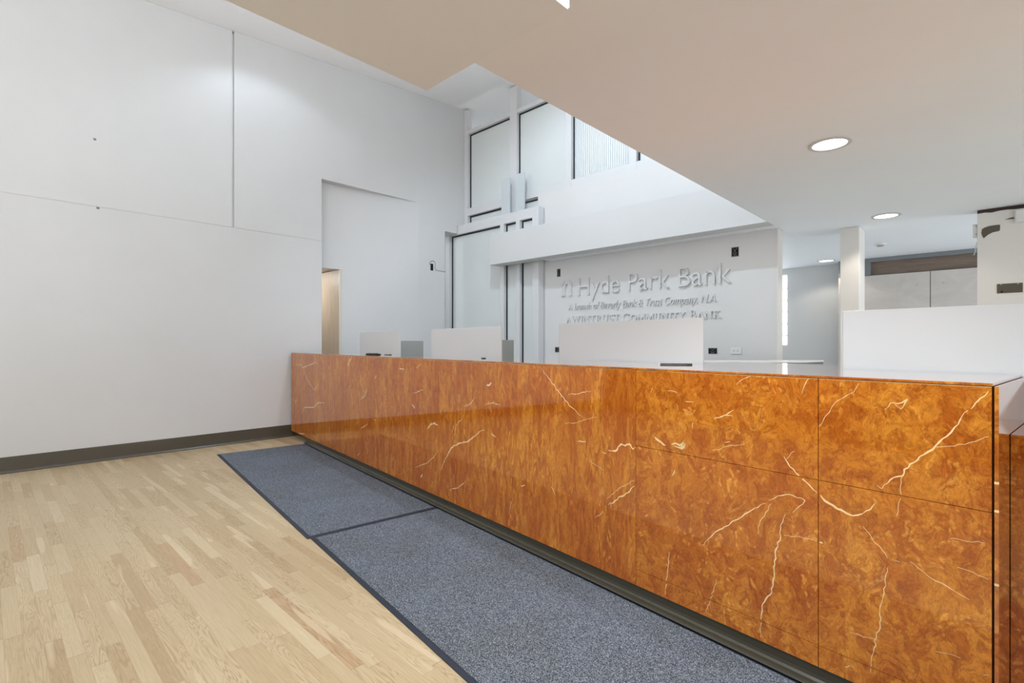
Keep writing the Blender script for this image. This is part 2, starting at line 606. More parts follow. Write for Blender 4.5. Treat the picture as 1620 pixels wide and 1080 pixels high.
# recessed wedge field under the ledge
DEEP = 0.155
xw = lambda y: WX - 0.004 - DEEP * max(0.0, (4.997 - y) / (4.997 - OY0))
ZD = 2.36          # head of the opening
for (ya, yb, za, zb) in ((OY0, OY1, ZD, ZL), (OY1, 4.997, 0, ZL)):
    vv = [bm.verts.new((xx, yy, zz)) for zz in (za, zb) for (xx, yy) in ((x0, ya), (xw(ya), ya), (xw(yb), yb), (x0, yb))]
    for f in ((3, 2, 1, 0), (4, 5, 6, 7), (0, 1, 5, 4), (1, 2, 6, 5), (2, 3, 7, 6), (3, 0, 4, 7)):
        bm.faces.new([vv[i] for i in f])
box(bm, x0, WX - 0.004, 4.997, 5.545, 0, ZL)
box(bm, x0, WX - 0.004, 5.545, 6.1, 3.362, ZL)
box(bm, x0, WX - 0.004, 5.545, 5.825, 3.215, 3.362)
struct(obj('wall_left', bm, M['wall']))
# closet behind the opening
struct(B('wall_closet', [(-8.6, -8.5, 2.6, 4.4, 0, 2.6), (-8.5, x0, 2.6, 2.7, 0, 2.6), (-8.5, x0, OY1 + 0.045, OY1 + 0.145, 0, 2.6),
                         (-8.5, x0, 2.7, OY1 + 0.04, 2.37, 2.6)], M['wall']))
d = thing('door_1', '', '')
for kx in ('label', 'category'):
    del d[kx]
struct(d)
B('door_leaf', [(-8.3, xw(OY1) - 0.022, OY1 - 0.036, OY1 - 0.002, 0.004, ZD - 0.004)], M['jamb'], d, 0.002)
B('jamb_edge', [(xw(OY1) - 0.021, xw(OY1) + 0.004, OY1 - 0.036, OY1 - 0.002, 0.0, ZD - 0.004)], paint('lit_jamb_edge', lin(214, 208, 196), 0.4, 0.02, 0), d, 0.001)  # light on the jamb's edge put into its paler colour


def base_profile(h, t, toe, toeh):
    return [(0, 0), (toe, 0), (toe * 1.02, toeh * 0.45), (toe * 0.8, toeh * 0.85), (t + (toe - t) * 0.35, toeh), (t, toeh * 1.25), (t, h - 0.004), (t * 0.5, h), (0, h)]


bm = bmesh.new()
pr = [(WX + 0.0005 + p[0], p[1]) for p in base_profile(0.158, 0.008, 0.026, 0.022)]
prism(bm, pr, -2.84, OY0 - 0.004, 'y')
struct(obj('baseboard_left', bm, M['base']))

# tiny plugs left in the wall
for i, (yy, zz, lb) in enumerate(((0.815, 3.425, 'small dark anchor hole high on the plain upper left wall'),
                                  (0.841, 2.700, 'small dark anchor hole right at the horizontal wall joint'))):
    bm = bmesh.new()
    disc(bm, 0, 0, 0, 0.004, 0.014, 0.011, 14)
    o = obj('wall_plug', bm, M['greyblue'])
    o.rotation_euler = (0, R(90), 0)
    o.location = (WX - 0.0035 if i == 0 else WX + 0.0005, yy, zz)
    tag(o, lb, 'wall plug')

# sign wall with its returning end
struct(B('wall_sign', [(-5.135, -1.701, 5.97, 6.13, 0, ZC - 0.001), (-5.135, SOFX - 0.001, 5.97, 6.13, ZC - 0.001, 3.56)], M['signwall']))
struct(B('trim_1', [(-1.7005, -1.69, 5.965, 6.135, 0, ZC - 0.002)], M['beige']))
# floating bulkhead beam, underside level with the low ceiling
struct(B('beam', [(-5.81, SOFX - 0.001, 5.58, 5.80, ZC, 2.985)], M['wall'], None, 0.003))
struct(B('beam_soffit', [(-4.88, SOFX - 0.001, 5.80, 5.969, ZC, ZC + 0.05)], M['ceiling']))

# rear rooms
struct(B('wall_back', [(-8.2, 4.2, 9.3, 9.45, 0, ZC - 0.001), (-8.2, SOFX, 9.3, 9.45, ZC, 5.74)], M['wall']))
struct(B('wall_far_left', [(-8.2, -8.05, 5.2, 9.3, 0, 5.2)], M['wall']))
struct(B('wall_right', [(3.2, 3.35, 6.0, 9.6, 0, 2.9)], M['wall']))
struct(B('ceiling_rear', [(-8.05, SOFX - 0.001, 6.135, 9.3, ZC, ZC + 0.1)], M['ceiling']))

struct(B('wall_reflection_blocker', [(-6.89, 3.2, -3.0, -2.85, 0, 1.12)], paint('dark_reflection_blocker', (0.16, 0.13, 0.11), 0.6, 0.1)))  # unseen low wall added to darken reflections in the marble

# square column and right-hand pier
struct(B('column', [(-1.204, -1.03, 6.46, 6.78, 0, ZC - 0.001)], M['beige'], None, 0.004))
struct(B('wall_pier', [(-0.103, 4.2, 6.46, 6.62, 0, 2.488)], M['beige']))

# hanging tan bulkhead under the low ceiling, its bright side face given its own glow
sl = thing('ceiling_bulkhead', 'tan dropped ceiling panel with a bright lit edge, at top centre', 'ceiling panel', (0, 0, 2.4))
B('panel', [(-1.858, -1.057, -2.2, 1.387, 0, 0.16)], M['slab'], sl)
o = B('glowing_edge', [(-1.0565, -1.050, 0.2, 1.386, 0.004, 0.105)], M['strip'], sl)
o['label'] = 'bright white glowing side face'

# ------------------------------------------------------------------ windows


def window(name, y, posts, rails, panes, fr, ga, recess=0.07, depth=0.10):
    w = bpy.data.objects.new(name, None)
    COL.objects.link(w)
    struct(w)
    B('window_frame', [(a, b, y, y + depth, z0_, z1_) for a, b, z0_, z1_ in posts] + [(a, b, y + 0.004, y + depth - 0.004, z0_, z1_) for a, b, z0_, z1_ in rails], M['frame'], w)
    for (a, b, z0_, z1_, mt) in panes:
        p = B('glass_pane', [(a, b, y + recess, y + recess + 0.012, z0_, z1_)], mt, w)
        q = 0.02
        yy0, yy1 = y + recess - 0.012, y + recess - 0.0005
        B('gasket', [(a, a + q, yy0, yy1, z0_, z1_), (b - q, b, yy0, yy1, z0_, z1_), (a + q, b - q, yy0, yy1, z1_ - q, z1_), (a + q, b - q, yy0, yy1, z0_, z0_ + q)], M['gasket'], p)
    return w


e = 0.0005
window('window_1', 5.985,
       [(-6.899, -6.805, 3.40, 5.45), (-5.76, -5.603, 3.40, 5.46), (-4.60, -4.503, 3.5605, 5.07), (-3.52, -3.425, 3.5605, 5.07)],
       [(-6.805 + e, -5.76 - e, 5.01, 5.075), (-5.603 + e, -4.60 - e, 5.01, 5.075), (-4.503 + e, -3.52 - e, 5.01, 5.075), (-3.425 + e, -1.69, 5.01, 5.075),
        (-6.805 + e, -5.76 - e, 3.545, 3.676), (-5.603 + e, -4.60 - e, 3.5605, 3.676), (-4.503 + e, -3.52 - e, 3.5605, 3.676), (-3.425 + e, -1.69, 3.5605, 3.676)],
       [(-6.804, -5.761, 3.677, 5.009, M['frost']), (-5.602, -4.601, 3.677, 5.009, M['frost']), (-4.502, -3.521, 3.677, 5.009, M['ribbed']),
        (-3.424, -1.70, 3.677, 5.009, M['frost']), (-6.804, -5.761, 2.9, 3.544, M['frost']), (-5.602, -5.14, 2.9, 3.544, M['frost'])], M['frame'], M['gasket'])
window('window_2', 5.83,
       [(-7.247, -7.128, 0.02, 3.357), (-5.831, -5.745, 0.02, 3.20), (-5.476, -5.394, 0.02, 3.20), (-5.129, -5.001, 0.02, 3.352)],
       [(-7.128 + e, -5.129 - e, 3.2005, 3.357), (-7.128 + e, -5.831 - e, 0.02, 0.15), (-5.745 + e, -5.476 - e, 0.02, 0.15), (-5.394 + e, -5.129 - e, 0.02, 0.15)],
       [(-7.127, -5.832, 0.151, 3.199, M['frost']), (-5.744, -5.477, 0.151, 3.199, M['frost']), (-5.393, -5.13, 0.151, 3.199, M['frost'])], M['frame'], M['gasket'], 0.07, 0.125)

for (a, b, zt, lb) in ((-5.816, -5.63, 3.93, 'upright white acrylic fin on the glazing rail, left of its twin'),
                       (-5.476, -5.313, 3.945, 'upright white acrylic fin on the glazing rail, right of its twin')):
    o = B('acrylic_fin', [(a, b, 5.845, 5.875, 3.3575, zt)], M['acrylic'], None, 0.002)
    tag(o, lb, 'acrylic panel', 'acrylic fins above the glazing')

# glass block window in the rear alcove
w3 = bpy.data.objects.new('window_3', None)
COL.objects.link(w3)
struct(w3)
zs = [1.229, 1.393, 1.589, 1.791, 1.982, 2.183, 2.41]
B('window_frame', [(-3.3, -2.494, 9.285, 9.299, z - 0.006, z + 0.006) for z in zs[1:-1]], M['frame'], w3)
for i in range(6):
    B('glass_pane', [(-3.3, -2.494, 9.29, 9.298, zs[i] + 0.007, zs[i + 1] - 0.007)], M['daywin'], w3)

# ------------------------------------------------------------------ downlights
DL = ('large round recessed ceiling downlight nearest the camera', 'round recessed ceiling downlight between the nearest lamp and the square column',
      'round recessed downlight in the far alcove ceiling, beside the glass block window')
for (lx, ly), lb in zip(DOWNLIGHTS, DL):
    t = thing('ceiling_downlight', lb, 'ceiling light', (lx, ly, ZC), 0, 'recessed downlights')
    bm = bmesh.new()
    ring(bm, 0, 0, -0.007, -0.0005, 0.096, 0.118)
    obj('trim_ring', bm, M['chrome'], t)
    bm = bmesh.new()
    disc(bm, 0, 0, -0.004, -0.0008, 0.0955)
    obj('lamp_lens', bm, M['lamp'], t)

t = thing('smoke_detector', 'small white smoke detector on the ceiling right of the square column', 'smoke detector', (-1.02, 7.78, ZC))
bm = bmesh.new()
disc(bm, 0, 0, -0.02, -0.0005, 0.062, 0.068)
obj('base', bm, M['white'], t)
bm = bmesh.new()
disc(bm, 0, 0, -0.035, -0.0205, 0.03, 0.042)
obj('sensor_cap', bm, M['screw'], t)

# ------------------------------------------------------------------ rear cabinets in the niche
cb = thing('wall_cabinet', 'tall built-in cabinet with taupe doors and brown top panel, behind the square column', 'cabinet', (0, 9.0, 0))
B('frame', [(-1.70, 1.2, 0.0, 0.29, 2.452, 2.508), (-1.70, -1.296, 0.0, 0.29, 2.262, 2.4515)], M['greyblue'], cb)
B('body', [(-1.70, 1.2, 0.03, 0.29, 0.0, 2.2615)], M['darkgrey'], cb)
o = B('top_panel', [(-1.295, 1.2, 0.05, 0.29, 2.2625, 2.4515)], M['brownwood'], cb)
o['label'] = 'brown wood-grain top panel'
for (a, b, kx_) in ((-1.70, -0.623, -0.755), (-0.615, 0.55, -0.473)):
    dr = B('door', [(a, b, 0.0, 0.0295, 0.08, 2.254)], M['taupewood'], cb, 0.002)
    bm = bmesh.new()
    disc(bm, 0, 0, 0, 0.012, 0.018, 0.014, 18)
    kb = obj('knob', bm, M['chrome'], dr)
    kb.rotation_euler = (R(90), 0, 0)
    kb.location = (kx_, -0.0005, 2.083)

# ------------------------------------------------------------------ sign


def text_mesh(txt, shear=0.0, offset=0.0):
    cu = bpy.data.curves.new('t', 'FONT')
    cu.body = txt
    cu.shear = shear
    cu.size = 1.0
    cu.extrude = 0.5
    cu.offset = offset
    o = bpy.data.objects.new('t', cu)
    COL.objects.link(o)
    dg = bpy.context.evaluated_depsgraph_get()
    me = bpy.data.meshes.new_from_object(o.evaluated_get(dg))
    bpy.data.objects.remove(o)
    bpy.data.curves.remove(cu)
    return me


def fit_text(name, txt, x0_, x1_, zb, cap, y, depth, parent, shear=0.0, thin=0.0):
    me = text_mesh(txt, shear, thin)
    ref = text_mesh('H', 0)
    capz = max(v.co.y for v in ref.vertices)
    bpy.data.meshes.remove(ref)
    xs = [v.co.x for v in me.vertices]
    a, b = min(xs), max(xs)
    for v in me.vertices:
        X = x0_ + (v.co.x - a) / (b - a) * (x1_ - x0_)
        Z = zb + v.co.y / capz * cap
        Y = y - (v.co.z + 0.5) * depth
        v.co = (X, Y, Z)
    # every glyph becomes a letter of its own
    bm = bmesh.new()
    bm.from_mesh(me)
    bpy.data.meshes.remove(me)
    seen, comps = set(), []
    for v0 in bm.verts:
        if v0 in seen:
            continue
        st, comp = [v0], []
        seen.add(v0)
        while st:
            v = st.pop()
            comp.append(v)
            for ed_ in v.link_edges:
                w_ = ed_.other_vert(v)
                if w_ not in seen:
                    seen.add(w_)
                    st.append(w_)
        comps.append(comp)
    comps = [[min(v.co.x for v in c_), max(v.co.x for v in c_), list(c_)] for c_ in comps]
    comps.sort(key=lambda c_: c_[0])
    groups = []
    for c_ in comps:
        if groups:
            g_ = groups[-1]
            ov = min(g_[1], c_[1]) - max(g_[0], c_[0])
            if ov > 0.7 * min(g_[1] - g_[0], c_[1] - c_[0]):
                g_[0], g_[1] = min(g_[0], c_[0]), max(g_[1], c_[1])
                g_[2] += c_[2]
                continue
        groups.append(c_)
    for g_ in groups:
        nb = bmesh.new()
        mp_ = {v: nb.verts.new(v.co) for v in g_[2]}
        fs_ = {f for v in g_[2] for f in v.link_faces}
        for f in fs_:
            try:
                nb.faces.new([mp_[v] for v in f.verts])
            except ValueError:
                pass
        obj('letter', nb, M['letter'], parent)
    bm.free()


YS = 5.9695
sg = thing('bank_sign', 'raised white Hyde Park Bank lettering with arch logo on the sign wall', 'sign', (0, 0, 0))
HYDE = [('H', 0.0), ('y', 0), ('d', 0), ('e', 0)]
fit_text('sign_line', 'Hyde Park Bank', -4.345, -2.185, 1.958, 0.244, YS, 0.030, sg, 0.0, -0.009)
fit_text('sign_line', 'A branch of Beverly Bank & Trust Company, N.A.', -4.53, -2.345, 1.746, 0.098, YS, 0.018, sg, 0.28, -0.003)

# engraved-style serif capitals drawn with thick and thin strokes
TK, TN = 0.17, 0.065


def glyph(ch):
    """returns (width, strokes, serifs); stroke = (points, width); serif = (x, z, length)"""
    def arc(cx, cz, rx, rz, a0, a1, n=12):
        return [(cx + rx * math.cos(R(a0 + (a1 - a0) * i / n)), cz + rz * math.sin(R(a0 + (a1 - a0) * i / n))) for i in range(n + 1)]
    G = {
        'A': (0.80, [([(0.10, 0), (0.40, 1)], TN), ([(0.38, 1), (0.70, 0)], TK), ([(0.2, 0.36), (0.58, 0.36)], TN)], [(0.10, 0, 0.24), (0.70, 0, 0.3)]),
        'W': (1.22, [([(0.1, 1), (0.38, 0)], TK), ([(0.38, 0), (0.62, 0.98)], TN), ([(0.60, 0.98), (0.88, 0)], TK), ([(0.88, 0), (1.12, 1)], TN)], [(0.1, 1, 0.26), (0.6, 1, 0.2), (1.12, 1, 0.22)]),
        'I': (0.36, [([(0.18, 0), (0.18, 1)], TK)], [(0.18, 0, 0.34), (0.18, 1, 0.34)]),
        'N': (0.92, [([(0.16, 0), (0.16, 1)], TN), ([(0.16, 1), (0.76, 0)], TK), ([(0.76, 0), (0.76, 1)], TN)], [(0.16, 0, 0.28), (0.12, 1, 0.26), (0.76, 1, 0.28)]),
        'T': (0.74, [([(0.37, 0), (0.37, 1)], TK), ([(0.04, 0.97), (0.70, 0.97)], TN), ([(0.05, 1), (0.05, 0.8)], 0.05), ([(0.69, 1), (0.69, 0.8)], 0.05)], [(0.37, 0, 0.36)]),
        'R': (0.80, [([(0.18, 0), (0.18, 1)], TK), ([(0.18, 0.97)] + arc(0.36, 0.74, 0.24, 0.23, 90, -90) + [(0.18, 0.5)], 0.09), ([(0.36, 0.5), (0.72, 0)], TK * 0.9)], [(0.18, 0, 0.34), (0.14, 1, 0.28), (0.74, 0, 0.2)]),
        'U': (0.88, [([(0.18, 1), (0.18, 0.3)] + arc(0.44, 0.30, 0.26, 0.27, 180, 270, 6), TK * 0.85), (arc(0.44, 0.30, 0.26, 0.27, 270, 360, 6) + [(0.70, 1)], TN)], [(0.18, 1, 0.32), (0.70, 1, 0.28)]),
        'S': (0.58, [(arc(0.29, 0.75, 0.2, 0.22, 40, 200) + arc(0.29, 0.26, 0.2, 0.24, 60, -140), 0.11)], []),
        'C': (0.84, [(arc(0.46, 0.5, 0.36, 0.48, 45, 180), 0.1), (arc(0.46, 0.5, 0.36, 0.48, 180, 315), 0.12)], []),
        'O': (0.94, [(arc(0.47, 0.5, 0.37, 0.48, 0, 360, 24), 0.115)], []),
        'M': (1.08, [([(0.16, 0), (0.16, 1)], TN), ([(0.16, 1), (0.54, 0.05)], TK * 0.9), ([(0.54, 0.05), (0.92, 1)], TN), ([(0.92, 1), (0.92, 0)], TK)], [(0.16, 0, 0.26), (0.14, 1, 0.2), (0.92, 0, 0.32), (0.94, 1, 0.22)]),
        'Y': (0.80, [([(0.1, 1), (0.40, 0.48)], TK), ([(0.40, 0.48), (0.70, 1)], TN), ([(0.40, 0.5), (0.40, 0)], TK)], [(0.1, 1, 0.26), (0.70, 1, 0.24), (0.40, 0, 0.34)]),
        'B': (0.74, [([(0.18, 0), (0.18, 1)], TK), ([(0.18, 0.97)] + arc(0.36, 0.75, 0.2, 0.22, 90, -90) + [(0.18, 0.53)], 0.09), ([(0.36, 0.53)] + arc(0.38, 0.28, 0.26, 0.25, 90, -90) + [(0.18, 0.03)], 0.1)], [(0.14, 0, 0.26), (0.14, 1, 0.26)]),
        'K': (0.84, [([(0.18, 0), (0.18, 1)], TK), ([(0.20, 0.46), (0.66, 1)], TN), ([(0.34, 0.6), (0.72, 0)], TK * 0.9)], [(0.18, 0, 0.34), (0.18, 1, 0.34), (0.66, 1, 0.24), (0.74, 0, 0.24)]),
    }
    return G[ch]


def stroke(bm, pts, w, T, y0, y1):
    for i in range(len(pts) - 1):
        p, q = Vector(pts[i]), Vector(pts[i + 1])
        d_ = (q - p)
        if d_.length < 1e-6:
            continue
        d_.normalize()
        nrm = Vector((abs(d_.y) * 1.0, 0)) if False else Vector((-d_.y, d_.x))
        ex_ = d_ * (w * 0.18 if len(pts) > 2 else 0)
        quad = [p - ex_ + nrm * w / 2, q + ex_ + nrm * w / 2, q + ex_ - nrm * w / 2, p - ex_ - nrm * w / 2]
        prism(bm, [T(v) for v in quad], y1 - random.random() * 0.0012, y0, 'y')


bm = bmesh.new()
words = [('A', 0.82), ('WINTRUST', 1.0), (' ', 0), ('COMMUNITY', 0.86), (' ', 0), ('BANK', 0.86)]
seq = []
pen_x = 0.0
for wd, s in words:
    if wd == ' ':
        pen_x += 0.34
        continue
    for i, ch in enumerate(wd):
        sc_ = s
        if wd in ('COMMUNITY', 'BANK') and i == 0:
            sc_ = 1.08
        gw, st, sf = glyph(ch)
        seq.append((pen_x, sc_, st, sf))
        pen_x += gw * sc_ + 0.05
    if wd == 'A':
        pen_x += 0.06
fx = (4.565 - 2.295) / pen_x
for gx, sc_, st, sf in seq:
    bm = bmesh.new()
    T = lambda v: (-4.565 + (gx + v[0] * sc_) * fx, 1.556 + v[1] * sc_ * 0.098)
    for pts, w in st:
        stroke(bm, pts, w, T, YS, YS - 0.018)
    for (sx_, sz_, ln_) in sf:
        zz = 0.025 if sz_ == 0 else 0.975
        stroke(bm, [(sx_ - ln_ / 2, zz), (sx_ + ln_ / 2, zz)], 0.05, T, YS, YS - 0.018)
    obj('letter', bm, M['letter'], sg)

# arch logo: a fat outer left leg curling over an inner arch
bm = bmesh.new()


def arch(bm, cx, zb, zt, ri, ro, left_w, y0, y1, n=16):
    outer, inner = [], []
    zc = zt - ro
    outer.append((cx - ro, zb))
    inner.append((cx - ri, zb))
    for i in range(n + 1):
        a_ = R(180 - 180 * i / n)
        outer.append((cx + ro * math.cos(a_), zc + ro * math.sin(a_)))
        inner.append((cx + ri * math.cos(a_), zc + ri * math.sin(a_) * 0.98))
    outer.append((cx + ro, zb))
    inner.append((cx + ri, zb))
    for i in range(len(outer) - 1):
        prism(bm, [outer[i], outer[i + 1], inner[i + 1], inner[i]], y1, y0, 'y')


arch(bm, -4.566, 1.962, 2.205, 0.066, 0.098, 0, YS, YS - 0.020)
arch(bm, -4.550, 1.962, 2.168, 0.036, 0.070, 0, YS, YS - 0.030)
obj('logo', bm, M['letter'], sg)

# ------------------------------------------------------------------ electrical boxes


def open_box(label, cx, zc_, w, h, y=5.9695, wires=True):
    t_ = thing('electrical_box', label, 'electrical box', (cx, y, zc_))
    B('cutout', [(-w / 2, w / 2, -0.004, -0.0019, -h / 2, h / 2)], M['hole'], t_)
    B('plaster_ring', [(-w / 2 - 0.006, w / 2 + 0.006, -0.0018, -0.0004, -h / 2 - 0.008, h / 2 + 0.008)], M['screw'], t_)
    if wires:
        bm_ = bmesh.new()
        for s_ in (-1, 1):
            tube(bm_, [(s_ * w * 0.3, -0.004, h * 0.4), (-s_ * w * 0.1, -0.012, h * 0.1), (s_ * w * 0.25, -0.012, -h * 0.15), (-s_ * w * 0.2, -0.004, -h * 0.42)], 0.004, 6)
        obj('wires', bm_, M['darkgrey'], t_)
    return t_


open_box('open black electrical box above the arch logo', -4.72, 2.320, 0.055, 0.108)
open_box('open black electrical box above the end of the word Bank', -2.143, 2.31, 0.075, 0.10)
open_box('open black low electrical box left of the nearest full screen', -4.735, 1.165, 0.10, 0.07)
open_box('open black low electrical box left of the white outlet', -2.40, 1.168, 0.098, 0.062)
t = thing('outlet', 'white horizontal duplex outlet on the sign wall', 'electrical outlet', (-2.132, 5.9695, 1.172))
B('cover_plate', [(-0.062, 0.062, -0.008, -0.0005, -0.038, 0.038)], M['white'], t, 0.003)
for s_ in (-1, 1):
    sc2 = B('socket', [(s_ * 0.022 - 0.016, s_ * 0.022 + 0.016, -0.0095, -0.0085, -0.014, 0.014)], M['white'], t)
    B('slots', [(s_ * 0.022 - 0.008, s_ * 0.022 + 0.002, -0.0105, -0.0096, 0.005, 0.0085), (s_ * 0.022 - 0.008, s_ * 0.022 + 0.002, -0.0105, -0.0096, -0.0085, -0.005),
                (s_ * 0.022 + 0.006, s_ * 0.022 + 0.010, -0.0105, -0.0096, -0.0025, 0.0025)], M['hole'], sc2)

t = thing('electrical_box', 'open black electrical box with a looped cable on the tall left wall', 'electrical box', (WX - 0.0035, 5.262, 2.56))
B('cutout', [(0.0005, 0.003, -0.028, 0.028, -0.06, 0.055)], M['hole'], t)
bm = bmesh.new()
pts = [(-0.045, 0.03), (-0.05, 0.065), (-0.02, 0.098), (0.03, 0.11), (0.065, 0.085), (0.07, 0.03), (0.06, -0.01), (0.09, -0.045), (0.13, -0.048), (0.28, -0.05)]
tube(bm, [(0.007, a_, b_) for a_, b_ in pts], 0.0055, 6)
o = obj('cable', bm, M['screw'], t, 0, True)

# ------------------------------------------------------------------ pier fittings
PY = 6.4595
struct(B('trim_2', [(-0.103, 4.2, 6.475, 6.61, 2.4885, 2.5095)], M['rust']))
bm = bmesh.new()
random.seed(3)
tp, bt = [], []
for i in range(26):
    xx = -0.103 + i * 0.05
    tp.append((xx, 2.489))
    bt.append((xx, 2.479 + random.uniform(-0.006, 0.003) - (0.006 if i % 5 == 2 else 0)))
prism(bm, tp + bt[::-1], PY - 0.003, PY, 'y')
tag(obj('torn_strip', bm, M['rust']), 'ragged dark brown strip along the top of the right pier', 'strip')
bm = bmesh.new()
prism(bm, [(-0.071, 2.325), (-0.055, 2.337), (-0.02, 2.348), (0.04, 2.350), (0.052, 2.346), (0.050, 2.30), (0.046, 2.292), (0.0, 2.285), (-0.03, 2.268), (-0.058, 2.240), (-0.068, 2.262), (-0.075, 2.29)], PY - 0.003, PY, 'y')
tag(obj('wall_cutout', bm, M['brownhole']), 'ragged brown patch of exposed board high on the right pier', 'wall patch')
t = thing('wall_cutout', 'neat rectangular brown cutout low on the right pier, above the long screen', 'wall patch', (0.113, PY, 1.760))
B('board', [(-0.083, 0.085, -0.003, -0.0002, -0.043, 0.043)], M['brownhole'], t)
for sx_ in (-0.055, 0.055):
    bm = bmesh.new()
    bmesh.ops.create_uvsphere(bm, u_segments=8, v_segments=6, radius=0.004, matrix=Matrix.Translation((sx_, -0.005, 0.036)))
    obj('screw', bm, M['white'], t)
bm = bmesh.new()
bmesh.ops.create_uvsphere(bm, u_segments=10, v_segments=6, radius=0.008, matrix=Matrix.Translation((-0.05, -0.003, -0.03)))
obj('knot_hole', bm, M['hole'], t)
bm = bmesh.new()
prism(bm, [(0.080, 2.388), (0.11, 2.398), (0.142, 2.404), (0.142, 2.386), (0.11, 2.388)], PY - 0.003, PY, 'y')
tag(obj('wall_crack', bm, M['brownhole']), 'small pointed brown tear beside the white box on the pier', 'wall patch')
t = thing('surface_box', 'white square surface box at the top of the right pier', 'junction box', (0.27, PY, 2.40))
B('body', [(-0.125, 0.125, -0.035, -0.0005, -0.052, 0.060)], M['white'], t, 0.004)
B('lid', [(-0.118, 0.118, -0.040, -0.0355, -0.046, 0.054)], M['white'], t, 0.002)
t = thing('surface_box', 'small white box on the left side of the right pier', 'junction box', (-0.1035, 6.52, 2.325))
B('body', [(-0.032, -0.0005, -0.045, 0.045, -0.06, 0.06)], M['white'], t, 0.003)
B('bracket', [(-0.012, -0.0008, -0.0555, -0.0455, -0.045, -0.035)], M['screw'], t)
B('bracket', [(-0.012, -0.0008, -0.0555, -0.0455, 0.035, 0.045)], M['screw'], t)
bm = bmesh.new()
tube(bm, [(-0.001, 0.05, 0.10), (-0.012, 0.05, 0.06), (-0.018, 0.045, 0.0), (-0.026, 0.04, -0.03)], 0.0022, 6)
tube(bm, [(-0.001, 0.056, 0.10), (-0.006, 0.056, 0.06), (-0.012, 0.05, 0.0), (-0.022, 0.04, -0.028)], 0.0022, 6)
o = obj('loose_wires', bm, M['white'])
o.location = (-0.1035, 6.50, 2.13)
tag(o, 'two thin white wires hanging from the side of the right pier', 'wires')

